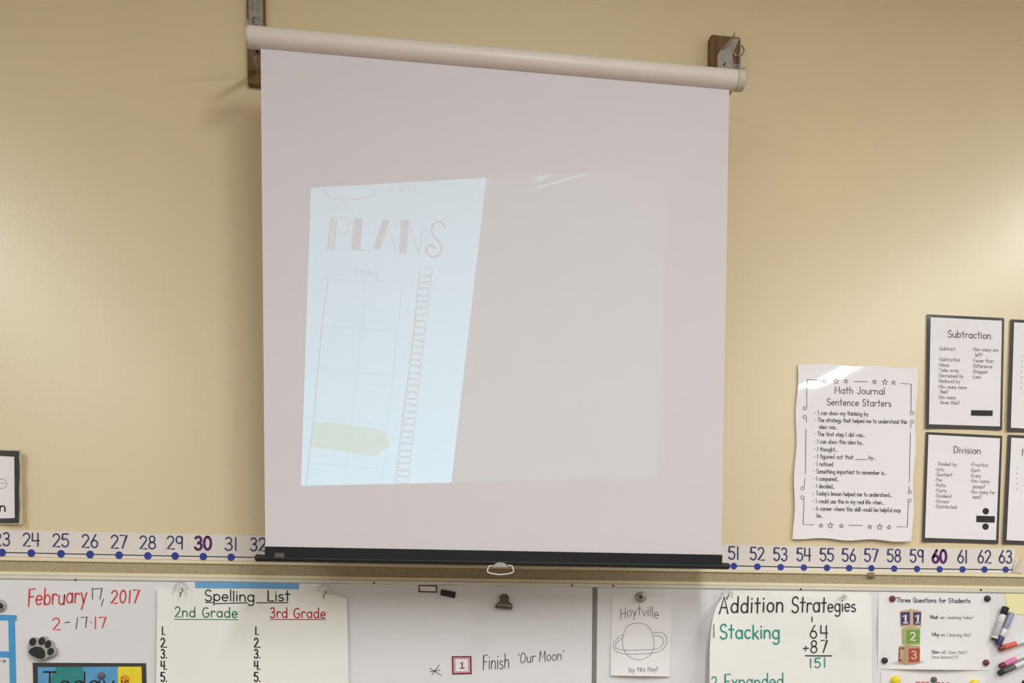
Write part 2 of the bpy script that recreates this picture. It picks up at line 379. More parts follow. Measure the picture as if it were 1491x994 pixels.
# map rail with cork strip above the board, then the board frame
ZL = lambda y: P(8, y, .012).z
z_lip0, z_c0, z_c1, z_lip1, z_f1 = P(8, 811.5, 0.0).z, ZL(816), ZL(831.5), ZL(836.8), ZL(843.2)
XB0, XB1 = -2.3, 3.4
rail = empty('map_rail', ((XB0+XB1)/2, -.01, z_lip1))
tag(rail, 'cream display rail with a tan cork strip running above the whiteboard', 'rail')
MB().bbox(XB0, XB1, -.012, 0, z_c0, z_lip0, .002).build('upper_lip', CREAM, rail)
MB().bbox(XB0, XB1, -.006, 0, z_c1, z_c0, .001).build('cork_strip', CORK, rail)
MB().bbox(XB0, XB1, -.016, 0, z_lip1, z_c1, .002).build('lower_lip', CREAM, rail)

BD = .016                                                   # board surface distance from the wall
board = empty('whiteboard', ((XB0+XB1)/2, -.01, .86))
tag(board, 'long white classroom whiteboard with a grey vertical joint below the projection screen', 'whiteboard')
xj = P(866, 900, BD).x; zb = .92
for a, b_ in ((XB0, xj-.0085), (xj+.0085, XB1)):
    MB().box(a, b_, -BD, -.001, zb, z_f1+.004).build('panel', BOARD, board)
MB().bbox(xj-.0085, xj+.0085, -.0185, -.001, zb, z_f1, .002).build('joint_strip', JOINT, board)['label'] = 'grey vertical joint strip between the panels'
MB().bbox(XB0, XB1, -.021, 0, z_f1, z_lip1, .003).build('top_frame', ALU, board)
MB().bbox(XB0, XB1, -.10, 0, zb-.03, zb, .006).build('pen_tray', ALU, board)
for (sx, sy) in ((110, 843.5), (544.5, 848.5), (833, 852), (893, 852.5), (1166, 857.5), (1428, 858.5)):
    dome('screw', sx, sy, 1.6, .0208, DSTEEL, board, .3, 10)

# ------------------------------------------------------------------ number line strips
DOTS = {22: (-41, 803.2), 23: (3, 804.2), 24: (45.5, 805), 25: (88.8, 806), 26: (131.2, 807), 27: (173.4, 808), 28: (215.3, 809), 29: (255, 809.2), 30: (296, 810), 31: (336.5, 811), 32: (376, 811.8),
        51: (1068.5, 823.8), 52: (1102.8, 824.8), 53: (1136.7, 825.6), 54: (1170.5, 826), 55: (1204.2, 826.4), 56: (1236.5, 826.8), 57: (1268.8, 827), 58: (1302, 827.5), 59: (1335.2, 828), 60: (1368.2, 828.5), 61: (1401.5, 828.7), 62: (1433.5, 828.9), 63: (1464.3, 829)}
for n in range(33, 51):                                     # hidden by the screen: evenly spaced between 32 and 51 on the wall
    t = (n-32)/19; a = P(*DOTS[32]); b_ = P(*DOTS[51]); q = a.lerp(b_, t) - CAMPOS
    DOTS[n] = (W/2 + FPX*q.dot(rgt)/q.dot(fwd), PPY - FPX*q.dot(upv)/q.dot(fwd))
def num_strip(label, lo, hi, xa, xb, ya, yb):
    h0 = 33 - 2.5*max(0, min(1, xa/1250)); h1 = 33 - 2.5*max(0, min(1, xb/1250))
    s, d = sheet('number_line_strip', [(xa, ya-h0), (xb, yb-h1), (xb, yb+5.2), (xa, ya+5.2)], .001, STRIP)
    tag(s, label, 'number line', 'number line strips above the whiteboard')
    flat('axis_line', [[(xa, ya-.8), (xb, yb-.8), (xb, yb+.8), (xa, ya+.8)]], INK['line'], s, d, .0003)
    for n in range(lo, hi+1):
        x, y = DOTS[n]; f = 1 - .2*max(0, min(1, (x-40)/1400))
        flat('number_dot', [disc(x, y, 5.6*f + .2, 16)], INK['blue_dot'], s, d, .0005)
        ten = n % 10 == 0; hw = 12.2*f - (2.5 if '1' in str(n) else 0)
        if ten: hw += .8
        write(str(n), x-hw, y-10.5+.6*(1-f)*5, x+hw, y-10.2+.6*(1-f)*5, 18.6 - 3*(1-f), 3.9 if ten else 2.3, 'purple' if ten else 'navy', s, d, 'numeral', sp=.08)
num_strip('laminated number line strip at the left, blue dots 24 to 28', 22, 28, -62, 241, 802.6, 809.0)
num_strip('laminated number line strip passing behind the projection screen, numbers 29 to 56', 29, 56, 241.3, 1252.8, 808.9, 826.9)
num_strip('laminated number line strip at the right, numbers 57 to 63', 57, 63, 1253, 1478, 827, 829.2)
tg, dg = sheet('clear_tape_piece', [(1478, 812), (1488, 815), (1489, 834), (1474, 833)], .0022, mat('crumpled clear tape', (214, 204, 184), .2, coat=.5, bump=.5, bscale=60), curl=lambda u, v: .004*math.sin(3*u+2*v)**2)
tag(tg, 'crumpled clear tape at the end of the number line after 63', 'tape')
tg, dg = sheet('tack_blob', [(1263, 833), (1273, 833), (1274, 841), (1262, 841)], .0125, mat('grey putty', (140, 126, 104), .7), curl=lambda u, v: .008*math.sin(math.pi*u)*math.sin(math.pi*v), nu=8, nv=8)
tag(tg, 'small blob of grey putty on the cork strip below 57', 'putty')

# ------------------------------------------------------------------ projection screen on its brackets
SD = .27
scr = empty('projection_screen', P(715, 820, SD)); tag(scr, 'pull-down projection screen with white tube casing and black bottom bar', 'screen')
cL = P(361.5, 53.8, SD); cR = P(1070.5, 117.0, SD); zc = (cL.z+cR.z)/2; cr = .0298
def tubex(xs, rs, z, y, n=28): return MB().tube([(x, y, z) for x in xs], 0, n, True, rs)
zs = lambda x: cL.z + (cR.z-cL.z)*(x-cL.x)/(cR.x-cL.x)
case = MB().tube([(cL.x, -SD, cL.z), (cR.x, -SD, cR.z)], cr, 36).build('casing', CASE, scr); smooth_by_angle(case)
xr = P(1083, 115, SD).x
e = MB().tube([(cR.x, -SD, cR.z), (cR.x+.003, -SD, cR.z), (xr-.004, -SD, cR.z), (xr, -SD, cR.z)], 0, 36, True, [cr*.9, cr*1.03, cr*1.03, cr*.9]).build('end_cap', CAP, scr); smooth_by_angle(e)
e = MB().tube([(cL.x+.001, -SD, cL.z), (cL.x-.006, -SD, cL.z)], 0, 36, True, [cr*.98, cr*.92]).build('end_cap', CAP, scr); smooth_by_angle(e)
# fabric: a cloth with slight tension waves, running from the casing to the bar
fc = [(379.5, 66), (1062, 128), (1050.2, 809), (386.3, 798)]
fabric, fd = sheet('screen_fabric', fc, SD, SCREEN, scr, curl=lambda u, v: .0022*math.sin(6.3*u+1)*v + .0025*math.sin(math.pi*u)*math.sin(math.pi*v), nu=40, nv=40, t=.0008)
# bottom bar: flat slat pocket with a round rod end at both sides
bl, br = P(386, 804.5, SD), P(1050, 816, SD)
def bar_mesh(a, b_, hz, dy, bev):
    vs = []; prof = [(-dy, -hz+bev), (-dy, hz-bev), (-dy+bev, hz), (dy-bev, hz), (dy, hz-bev), (dy, -hz+bev), (dy-bev, -hz), (-dy+bev, -hz)]
    for p in (a, b_):
        for (yy, zz) in prof: vs.append(p + Vector((0, yy, zz)))
    fs = [(k, (k+1) % 8, 8+(k+1) % 8, 8+k) for k in range(8)] + [tuple(range(7, -1, -1)), tuple(range(8, 16))]
    return MB().add(vs, fs)
bbar = bar_mesh(bl, br, .0185, .011, .004).build('bottom_bar', BLACK, scr)
rl, rr_ = P(371.5, 812.2, SD), P(1062, 824, SD)
ro = MB().tube([rl, rl + (rr_-rl)*.003, rl + (rr_-rl)*.997, rr_], 0, 14, True, [.008, .0108, .0108, .008]).build('weight_rod', BLKPLAST, scr); smooth_by_angle(ro)
flat('maker_label', [[(400, 804.5), (414, 804.8), (414, 811.5), (400, 811)]], mat('faded mauve label', (92, 78, 82), .6), bbar, SD+.0115, .0005)['label'] = 'small faded label on the black bar'
hd = SD + .004
tab = MB().prism([P(728.5 + 11*math.cos(math.radians(a)), 825.5 - 7*math.sin(math.radians(a)), SD+.013) for a in range(0, 181, 20)], .004).build('handle_tab', ZINC, scr)
hp = [(717, 823.3), (711.5, 824.2), (709.6, 830), (710, 832.6), (714, 834.4), (727, 836.4), (739, 835.4), (746.8, 833), (748, 830.5), (745.6, 823.6), (740, 822.8)]
ho = MB().tube([P(x, y, hd+.006) for x, y in hp], .0021, 8).build('pull_handle', WIRE, tab); smooth_by_angle(ho)

# left wooden batten, steel standard on it and arm carrying the casing
bw = empty('screen_bracket', P(373, 60, .02)); tag(bw, 'wood batten with perforated steel bracket carrying the left end of the screen', 'bracket', 'screen brackets')
a0, a1 = P(360.5, 122, .022), P(386.5, 60, .022)
MB().bbox(a0.x, a1.x, -.022, 0, a0.z, ZT-.25, .003).build('wood_batten', WOOD, bw)
s0, s1 = P(361.5, 20, .032), P(382.8, 20, .032); zlow = P(372, 84, .032).z
cx = (s0.x+s1.x)/2
MB().bbox(s0.x, s1.x, -.03, -.022, P(372, 64, .03).z, ZT-.3, .002).build('steel_strap', ZINC, bw)
for k, yy in enumerate((2, 12, 22, 31)):
    p = P(371.5, yy, .0305)
    if k < 2:
        for s in (-1, 1):
            c0 = p + Vector((s*.014, -.0005, .006)); c1 = p + Vector((s*.007, -.0005, -.008))
            MB().tube([c0, c1], .0022, 6).build('strap_notch', STEEL, bw)
hb = P(372, 30, .0305); hr = MB().tube([hb + Vector((.011*math.cos(t*.3927), 0, .011*math.sin(t*.3927))) for t in range(17)], .0022, 6).build('bolt_ring', STEEL, bw)
o = dome('bolt_head', 370.5, 29.5, 2.6, .0303, STEEL, bw, .3, 6)
MB().box(cx-.003, cx+.003, -SD, -.0305, cL.z+cr+.001, cL.z+cr+.02).build('bracket_arm', ZINC, bw)
t0, t1 = P(367, 70, SD-.04), P(380.5, 84, SD-.04)
MB().bbox(t0.x, t1.x, -(SD-.038), -(SD-.042), t1.z, cL.z-.006, .001).build('hanger_tab', ZINC, bw)
flat('tab_hole', [disc(374.3, 75.5, 1.6, 10, 2.8)], INK['black'], bw, SD-.038, .0006)

# right wooden block, folded steel plate and hook
bw2 = empty('screen_bracket', P(1057, 98, .02)); tag(bw2, 'brown wood block with folded steel plate and hook at the screen right end', 'bracket', 'screen brackets')
a0, a1 = P(1034.5, 108, .036), P(1079, 53.5, .036)
MB().bbox(a0.x, a1.x, -.036, 0, a0.z, a1.z, .004).build('wood_block', WOOD, bw2)
pd = .10
def pl(pts, d, dy): return MB().prism([P(x, y, d) for x, y in pts], dy)
pl([(1045.2, 99.5), (1045, 82), (1048, 74.5), (1056, 66), (1067, 56), (1077.5, 56), (1072, 66), (1066.5, 78), (1068, 99.5)][::-1], pd, .004).build('steel_plate', ZINC, bw2)
pts_f = [(1049, 72), (1066, 54.5), (1070.8, 44.5), (1069.5, 55), (1055, 70.5)]
vs = [P(x, y, pd + q) for (x, y), q in zip(pts_f, (.004, .03, .05, .03, .004))]
MB().prism(vs[::-1], .003).build('folded_flange', ZINC, bw2)
sp = P(1057, 100, pd)
MB().box(sp.x-.006, sp.x+.006, -SD, -.0365, cR.z+cr+.003, cR.z+cr+.014).build('bracket_arm', ZINC, bw2)
flat('plate_hole', [[(1053, 93), (1056.5, 89), (1056, 95), (1053.5, 96.5)]], INK['black'], bw2, pd, .0006)
hk = [(1069, 77), (1070.2, 80), (1072.8, 80.8), (1080, 80.5), (1083.6, 74), (1081.5, 67.5), (1078.8, 67)]
o = MB().tube([P(x, y, SD-.04) for x, y in hk], .0028, 8).build('hook', STEEL, bw2); smooth_by_angle(o)
o = MB().tube([P(1073.5, 80.5, SD-.04), P(1073, 93, SD-.03), P(1073.5, 97, SD-.02)], .003, 8).build('hook_shank', DSTEEL, bw2); smooth_by_angle(o)
pl([(1069, 93), (1078, 93.5), (1078, 100), (1069, 99)][::-1], SD-.02, .006).build('hook_nut', STEEL, bw2)

# ------------------------------------------------------------------ laminated operation posters on the wall
def op_poster(outer, inner, label, curl=None):
    s, d = sheet('operation_poster', outer, .0015, LAMBLK, curl=curl, nu=14, nv=18)
    tag(s, label, 'poster', 'black bordered operation posters')
    flatpg = inner
    pg, d2 = sheet('page', inner, .0024, LAMIN, s, curl=curl, nu=14, nv=18, t=.0003)
    return pg, d2
cu = lambda k: (lambda u, v: k*(abs(u-.5)*2)**3*(.4+.6*v) + .0012*math.sin(7*v+2)*math.sin(3*u))
SUB, dS = op_poster([(1349.7, 457.4), (1462.4, 462.8), (1459.0, 626.0), (1347.8, 623.4)], [(1355.1, 461.7), (1458.8, 466.8), (1456.0, 620.6), (1352.6, 617.3)], 'black bordered laminated poster titled Subtraction with a thick minus sign', cu(.006))
write('Subtraction', 1380.5, 490.6, 1443, 493.2, 10, 1.35, 'title', SUB, dS)
for (s, y, wd_) in (('*Subtract', 187, 25), ('*Subtraction', 230, 32), ('*Minus', 252, 16), ('*Take away', 273, 30), ('*Decreased by', 295, 37), ('*Reduced by', 317, 32), ('*How many more', 340, 42), ('  than?', 360, 15), ('*How many', 382, 26), ('  fewer than?', 403, 32)):
    x0 = 1366.3 - (y-187)*.004; yy = 441.8 + y/2.759; write(s, x0, yy, x0+wd_, yy+wd_*.03, 5.2, .8, 'faint', SUB, dS)
for (s, y, wd_) in (('*How many are', 190, 38), ('  left?', 212, 15), ('*Fewer than', 235, 31), ('*Difference', 257, 29), ('*Dropped', 279, 22), ('*Less', 300, 13)):
    x0 = 1416 - (y-187)*.004; yy = 441.8 + y/2.759; write(s, x0, yy, x0+wd_, yy+wd_*.03, 5.2, .8, 'faint', SUB, dS)
flat('minus_sign', [[(1414, 596.8), (1445.6, 597.4), (1445.3, 605.4), (1413.7, 604.8)]], INK['black'], SUB, dS)

DIV, dD = op_poster([(1348.2, 628.6), (1459.5, 634.2), (1453.7, 791.6), (1342.8, 788.7)], [(1352.0, 632.6), (1456.2, 638.0), (1450.2, 786), (1346.8, 782.6)], 'black bordered laminated poster titled Division with a large division sign', cu(.005))
write('Division', 1388.8, 659, 1428.2, 660.6, 9.6, 1.35, 'title', DIV, dD)
for (s, y, wd_) in (('* Divided by', 650, 31), ('*Into', 672, 13), ('*Quotient', 692, 25), ('*Per', 714, 11), ('*Ratio', 735, 16), ('*Parts', 757, 17), ('*Dividend', 778, 24), ('*Divisor', 800, 21), ('*Distributed', 821, 32)):
    x0 = 1361.8 - (y-650)*.004; yy = 441.8 + y/2.759; write(s, x0, yy, x0+wd_, yy+wd_*.03, 5, .8, 'faint', DIV, dD)
for (s, y, wd_) in (('*Fraction', 653, 26), ('*Each', 675, 14), ('*Every', 697, 16), ('*How many', 718, 28), ('  groups?', 740, 22), ('*How many for', 762, 36), ('  each?', 782, 17)):
    x0 = 1413 - (y-650)*.004; yy = 441.8 + y/2.759; write(s, x0, yy, x0+wd_, yy+wd_*.03, 5, .8, 'faint', DIV, dD)
flat('division_sign', [[(1421.6, 750.4), (1448.8, 751.2), (1448.4, 760.6), (1421.3, 759.8)], disc(1435.4, 744, 4.8), disc(1435, 766.4, 4.8)], INK['black'], DIV, dD)

R1, d1 = op_poster([(1471.4, 464.6), (1584, 470), (1580, 634), (1466.4, 627.6)], [(1476.6, 469.2), (1579, 474.6), (1575.5, 628.5), (1471.8, 622.4)], 'upper black bordered poster cut off by the right picture edge beside Subtraction', cu(.007))
for k in range(7): flat('bullet', [disc(1488.2 - k*.25, 518.5 + k*7.6, .9, 8)], INK['faint'], R1, d1)
R2, d2_ = op_poster([(1467.6, 632.6), (1580, 638), (1574, 797), (1459.8, 791.6)], [(1472.6, 637), (1576, 642.5), (1569.5, 791), (1465.6, 786)], 'lower black bordered poster cut off by the right picture edge beside Division', cu(.005))
write('M', 1488, 663, 1497, 663.4, 10, 1.4, 'title', R2, d2_)
for k in range(5): flat('bullet', [disc(1481.5 - k*.3, 681.5 + k*7.4, .9, 8)], INK['faint'], R2, d2_)

# laminated poster at the left edge, with clear margin
LPs, dL = sheet('laminated_poster', [(-86, 650), (31.5, 655), (33, 762.5), (-88, 765)], .002, mat('clear laminate margin', (206, 192, 164), .15, coat=1.0, coat_rough=.04, bump=.5, bscale=30), curl=lambda u, v: .022*u**5 + .003*math.sin(14*v)*u**8, nu=20, nv=20)
tag(LPs, 'black bordered laminated poster cut off by the left picture edge above 23', 'poster')
LB, dLB = sheet('border', [(-84, 652), (28.2, 656.6), (27.4, 761), (-86, 763)], .0035, LAMBLK, LPs, curl=lambda u, v: .02*u**5, nu=20, nv=8, t=.0003)
LPg, dLP = sheet('page', [(-78, 660), (20.8, 664.8), (21.4, 754), (-80, 756)], .0065, LAMIN, LPs, curl=lambda u, v: .013*u**5, nu=20, nv=8, t=.0003)
write('n', -1, 744.4, 8.6, 744.4, 14, 2.2, 'black', LPg, dLP)
draw([ell(3, 704, 7, 7, 0, 360, 20), [(0, 703), (7, 703.5)]], .8, 'faint', LPg, dLP)

# Math Journal poster
MJ, dM = sheet('journal_poster', [(1161.7, 529.2), (1336.2, 535.2), (1327.7, 787.6), (1154.8, 783.4)], .002, LAMIN,
    curl=lambda u, v: .0016*math.sin(9*v+1)*(1-u)**2 + .0012*math.sin(3.2*u+5*v+.4) + .003 + .004*u + .007*v,
    edge=lambda u, v: (1.2*math.sin(17*v)*(abs(2*u-1)**6), 1.3*math.sin(15*u+1)*(abs(2*v-1)**6)), nu=36, nv=48)
tag(MJ, 'laminated white poster titled Math Journal Sentence Starters on the wall', 'poster')
Z = lambda x, y: (1130 + x/3.313, 500 + y/3.313)
def mz(s, x0, y0, x1, h, w, ink='soft', sl=.022, **kw): a = Z(x0, y0); b_ = Z(x1, y0 + (x1-x0)*sl); write(s, a[0], a[1], b_[0], b_[1], h, w, ink, MJ, dM, **kw)
mz('Math Journal', 283, 240, 525, 9.8, 1.25); mz('Sentence Starters', 246, 297, 556, 9.8, 1.25)
for s, y, x1 in (('* I can show my thinking by', 343, 445), ('* The strategy that helped me to understand this', 377, 632), ('   idea was...', 410, 298), ('* The first step I did was...', 445, 430), ('* I can show this idea by...', 481, 425), ('* I thought...', 518, 298),
                 ('* I figured out that _____ by...', 553, 482), ('* I noticed', 589, 276), ('* Something important to remember is...', 625, 532), ('* I compared...', 660, 303), ('* I decided...', 696, 284), ("* Today's lesson helped me to understand...", 731, 560), ('* I would use this in my real life when...', 768, 522), ('* A career where this skill would be helpful may', 804, 602), ('   be...', 838, 226)):
    mz(s, 187 - (y-343)*.022, y, x1, 6.0, .95, sp=.07)
def star(x, y, r): return [(x + (r if k % 2 == 0 else r*.42)*math.sin(k*math.pi/5), y - (r if k % 2 == 0 else r*.42)*math.cos(k*math.pi/5)) for k in range(11)]
poly = [[Z(220, 177), Z(150, 174), Z(148, 250), Z(149, 305)], [Z(147, 362), Z(146, 380)], [Z(144, 412), Z(142, 630)], [Z(139, 650), Z(136, 690)], [Z(134, 750), Z(131, 872), Z(182, 874)],
        [Z(375, 183), Z(440, 184)], [Z(602, 192), Z(652, 196), Z(651, 325)], [Z(650, 388), Z(650, 405)], [Z(648, 432), Z(643, 668)], [Z(642, 690), Z(641, 706)], [Z(638, 768), Z(633, 885), Z(583, 883)], [Z(352, 876), Z(416, 877)]]
for (x, y, r) in ((232, 183, 11), (290, 182, 14), (337, 182, 11), (475, 185, 11), (525, 186, 15), (567, 189, 11), (217, 878, 11), (262, 877, 15), (315, 880, 11), (452, 884, 11), (500, 884, 15), (545, 886, 11)):
    poly.append([Z(*p) for p in star(x, y, r)])
for (x, y) in ((138, 312), (139, 354), (128, 698), (127, 742), (655, 335), (656, 377), (645, 715), (643, 757)): poly.append([Z(*p) for p in ell(x, y, 8, 8, 0, 360, 10)])
draw(poly, .95, 'soft', MJ, dM, 'border_drawing', 'thin drawn border with stars and small rings')

# ------------------------------------------------------------------ writing on the board
bz = lambda x, y: (x/5.713, 820 + y/5.713)
def bdraw(polys, w, ink, label): draw(polys, w, ink, board, BD, 'handwriting', label)
write('February', 40.8, 881.6, 126, 876.6, 24, 2.4, 'red', board, BD, 'handwriting', 'red handwritten month', jit=.05, slant=.08)
bdraw([[bz(768, 205), bz(770, 296)], [bz(778, 214), bz(848, 206), bz(832, 298)], [bz(860, 298), bz(842, 355)]], 1.5, 'grey', 'dark handwritten day number')
write('2017', 161.4, 877.6, 202.4, 877.2, 18, 2.4, 'red', board, BD, 'handwriting', 'red handwritten year', jit=.03, sp=.16, slant=.06)
bdraw([text_lines('2', 76.5, 916.6, 88, 916.6, 17)[0], [bz(795, 445), bz(793, 540)], [bz(825, 450), bz(880, 446), bz(852, 536)], [bz(756, 490), bz(760, 491)]], 2.0, 'red', 'red handwritten short date figures')
bdraw([[bz(540, 492), bz(580, 488)], [bz(646, 450), bz(632, 545)], [bz(676, 450), bz(722, 443), bz(712, 532)]], 1.5, 'grey', 'dark handwritten short date figures')
write('Finish', 703, 974.6, 741.6, 972.4, 21, 1.45, 'grey', board, BD, 'handwriting', 'thin dark handwritten word Finish', slant=.05, jit=.04)
write("'Our", 754, 965.8, 779.6, 963.2, 14.5, 1.25, 'grey', board, BD, 'handwriting', 'thin dark handwritten word Our', slant=.06, jit=.04)
write("Moon'", 785, 962.8, 821, 960.4, 15, 1.25, 'grey', board, BD, 'handwriting', 'thin dark handwritten word Moon', slant=.06, jit=.04)
b3 = lambda x, y: (540 + x/4.26, 780 + y/4.26)
bdraw([[b3(365, 820), b3(438, 866)], [b3(424, 800), b3(378, 862)], [b3(370, 841), b3(428, 832)]], 1.1, 'grey', 'handwritten asterisk')
bdraw([[(-4, 961.5), (8, 962.3)], [(5, 959.8), (8.4, 962.3), (5, 964.8)]], 1.0, 'grey', 'small handwritten arrow')

# blue taped grid at the left edge
tp = empty('tape_grid', P(0, 960, BD)); tag(tp, 'bright blue tape grid on the whiteboard at the left picture edge', 'tape')
for q in ([(-40, 893), (24.6, 895.4), (24.2, 903.4), (-40, 902)], [(12, 903), (21.8, 903.2), (25.2, 1060), (15.6, 1060)], [(-40, 946.5), (13.4, 948.2), (14, 957), (-40, 955.6)]):
    sheet('tape_strip', q, BD+.0004, TAPE, tp, t=.0006)

# paw magnet
pw = empty('paw_magnet', P(62, 960, BD)); tag(pw, 'silver paw print magnet with black pads below the date', 'magnet')
out = [(232, 735), (232, 700), (238, 640), (258, 615), (290, 612), (316, 626), (345, 604), (380, 608), (400, 634), (432, 645), (444, 672), (446, 692), (466, 705), (470, 740), (455, 768), (430, 778), (400, 782), (378, 803), (330, 810), (285, 796), (248, 768)]
b_ = MB().prism([P(*bz(x, y), BD+.017) for x, y in out][::-1], .016, .003).build('body', SILVER, pw)
for (x, y, rx, ry, a) in ((272, 653, 28, 34, -20), (346, 647, 28, 34, -25), (398, 672, 27, 34, -20), (419, 733, 27, 33, -25)):
    ca, sa = math.cos(math.radians(-a)), math.sin(math.radians(-a))
    MB().prism([P(*bz(x + rx*math.cos(t*.3927)*ca - ry*math.sin(t*.3927)*sa, y + rx*math.cos(t*.3927)*sa + ry*math.sin(t*.3927)*ca), BD+.019) for t in range(16)][::-1], .004, .001).build('toe_pad', BLKPLAST, pw)
MB().prism([P(*bz(x, y), BD+.019) for x, y in ((236, 735), (255, 705), (295, 690), (340, 695), (368, 720), (376, 755), (370, 785), (345, 796), (310, 788), (270, 770), (245, 752))][::-1], .004, .001).build('heel_pad', BLKPLAST, pw)

fm = empty('flower_magnet', P(0, 882, BD)); tag(fm, 'round ridged grey magnet with black centre above the blue tape', 'magnet')
dome('rim', 0.5, 881.5, 9.4, BD, SILVER, fm, .4, 24, True); dome('centre', 0.3, 881.3, 4.6, BD+.0145, BLKPLAST, fm, .25, 16)

# Today sign
td, dT = sheet('today_sign', [(47.6, 964.4), (212.6, 965.2), (215, 1060), (50, 1062)], BD+.001, LAMBLK, t=.0015); tag(td, 'black bordered teal and yellow sign reading Today is', 'sign')
flat('teal_print', [[(55, 970.8), (121, 970.6), (122, 1056), (56, 1056)]], PRINT['teal'], td, dT)
flat('sky_print', [[(55, 970.9), (82, 970.8), (70, 994), (62, 1056), (56, 1056)], [(121, 970.6), (171.5, 970.3), (173, 1056), (122, 1056)]], PRINT['sky'], td, dT, .0007)
flat('yellow_print', [[(171.5, 970.3), (206, 970.1), (208, 1056), (173, 1056)]], PRINT['yellow'], td, dT)
flat('orange_print', [disc(182, 989, 7, 18)], INK['orange'], td, dT, .0007)
write('Today', 63, 1009, 166, 1009, 31, 2.6, 'black', td, dT+.0006 if not callable(dT) else (lambda x, y: dT(x, y)+.0006), slant=.02)
write('is', 176, 1003, 189, 1003, 21, 1.8, 'brown', td, lambda x, y: dT(x, y)+.0006)
o = dome('round_magnet', 148, 983.3, 5.4, BD+.0026, GREYMAG); tag(o, 'grey round magnet holding the Today sign', 'magnet')

# ------------------------------------------------------------------ Spelling List chart
bc, dB = sheet('header_card', [(271, 845.8), (466, 848.6), (466, 870), (271, 868)], BD+.0006, PAPER); tag(bc, 'white card with sky blue band behind the Spelling List chart', 'card')
flat('blue_band', [[(284, 846.2), (435.6, 848.4), (435.4, 857.5), (284, 856)]], PRINT['blue'], bc, dB)
sp_, dSp = sheet('spelling_chart', [(229, 856.2), (505.5, 858.5), (509, 1090), (226, 1088)], BD+.003, CHART,
    curl=lambda u, v: .004 + .012*max(0, (u-.8)/.2)**2*(1-v) + .004*math.sin(5*u)*v*(1-u)*2 + .006*max(0, (.12-u)/.12)**2,
    edge=lambda u, v: (-1.0*max(0, (u-.9)/.1)*(1-v)**4, (12*max(0, (u-.78)/.22)**1.6 + .8*math.sin(9*u))*(1-v)**8), nu=40, nv=40)
tag(sp_, 'large cream chart paper headed Spelling List with green and red columns', 'chart paper')
cz = lambda x, y: (210 + x/4.26, 780 + y/4.26)
write('Spelling', 298.4, 874.2, 370.6, 875.2, 15.6, 1.95, 'black', sp_, dSp, jit=.03); write('List', 389.5, 874.6, 422.6, 874.4, 15.4, 1.95, 'black', sp_, dSp)
draw([[cz(380, 412), cz(425, 413)], [cz(440, 420), cz(640, 414)], [cz(695, 414), cz(892, 413)]], 1.5, 'black', sp_, dSp, 'underline')
write('2nd Grade', 254.6, 897.6, 346, 898.6, 14.4, 1.85, 'green', sp_, dSp, jit=.03, sp=.14); draw([[cz(188, 517), cz(583, 519)]], 1.3, 'green', sp_, dSp, 'underline')
write('3rd Grade', 393.2, 898.6, 474.4, 899.2, 14.2, 1.85, 'crimson', sp_, dSp, jit=.03, sp=.14); draw([[cz(780, 517), cz(1126, 517)]], 1.3, 'crimson', sp_, dSp, 'underline')
for k, (t_, b2) in enumerate(((563, 612), (634, 690), (704, 757), (776, 828), (846, 902))):
    for xa in (103, 682):
        xx, y1 = cz(xa + (6 if k == 0 else 0), b2); write('%d.' % (k+1), xx, y1, xx + (5.2 if k == 0 else 9.2), y1, (b2-t_)/4.26, 2.1, 'black', sp_, dSp)

def clear_hook(px, py, d, label, r=9.5):
    t = empty('clear_hook', P(px, py+6, d)); tag(t, label, 'hook', 'clear plastic hooks holding the charts')
    c = P(px, py, d); rr = (P(px+r, py, d)-c).length
    pts = [c + Vector((rr*math.cos(math.radians(a)), -.012, rr*.85*math.sin(math.radians(a)) - .004)) for a in range(-10, 191, 20)]
    o = MB().tube(pts, .0036, 10).build('clear_loop', CLEAR, t); smooth_by_angle(o)
    q = [c + Vector((x_*r/9.5, -.014, z_*(r/9.5)**2)) for x_, z_ in ((.003, -.004), (.006, -.010), (.003, -.016), (-.003, -.018), (-.001, -.026), (-.003, -.030))]
    o = MB().tube(q, .0018, 8).build('wire_hook', DSTEEL, t); smooth_by_angle(o)
clear_hook(264.5, 855, BD+.014, 'clear plastic hook at the left top of the Spelling List chart')
clear_hook(472.4, 858, BD+.016, 'clear plastic hook at the right top of the Spelling List chart')

# ------------------------------------------------------------------ small magnets in the middle of the board
cdv, dC = sheet('label_magnet', [(609.4, 851), (636.4, 851.6), (636.6, 862.6), (609.6, 862)], BD+.0005, mat('dark plum border', (78, 50, 52), .5), t=.002); tag(cdv, 'small white label magnet with dark border below the screen handle', 'magnet')
flat('white_print', [[(611.4, 853), (634.4, 853.6), (634.6, 860.6), (611.6, 860)]], PAPER, cdv, dC)
o = MB().prism([P(x, y, BD+.008) for x, y in ((642.4, 857.4), (663.8, 861.6), (662.4, 870.6), (641.4, 866))][::-1], .008, .0015).build('bar_magnet', BLKPLAST); tag(o, 'tilted black bar magnet beside the white label magnet', 'magnet')
cl = empty('clip_magnet', P(735, 886, BD)); tag(cl, 'dark steel bulldog clip magnet in the middle of the whiteboard', 'clip')
q5 = lambda x, y: (700 + x/19.886, 850 + y/19.886)
MB().prism([P(*q5(x, y), BD+.022) for x, y in ((470, 560), (560, 500), (620, 470), (800, 490), (890, 560), (930, 620), (900, 740), (440, 690), (430, 620))][::-1], .012, .002).build('jaw', DSTEEL, cl)
o = MB().tube([P(*q5(455, 590), BD+.023), P(*q5(920, 640), BD+.023)], .0035, 10).build('jaw_ridge', STEEL, cl); smooth_by_angle(o)
MB().prism([P(*q5(690 + 130*math.cos(t*.3927), 400 + 125*math.sin(t*.3927)), BD+.024) for t in range(16)][::-1], .006, .0015).build('thumb_tab', DSTEEL, cl)
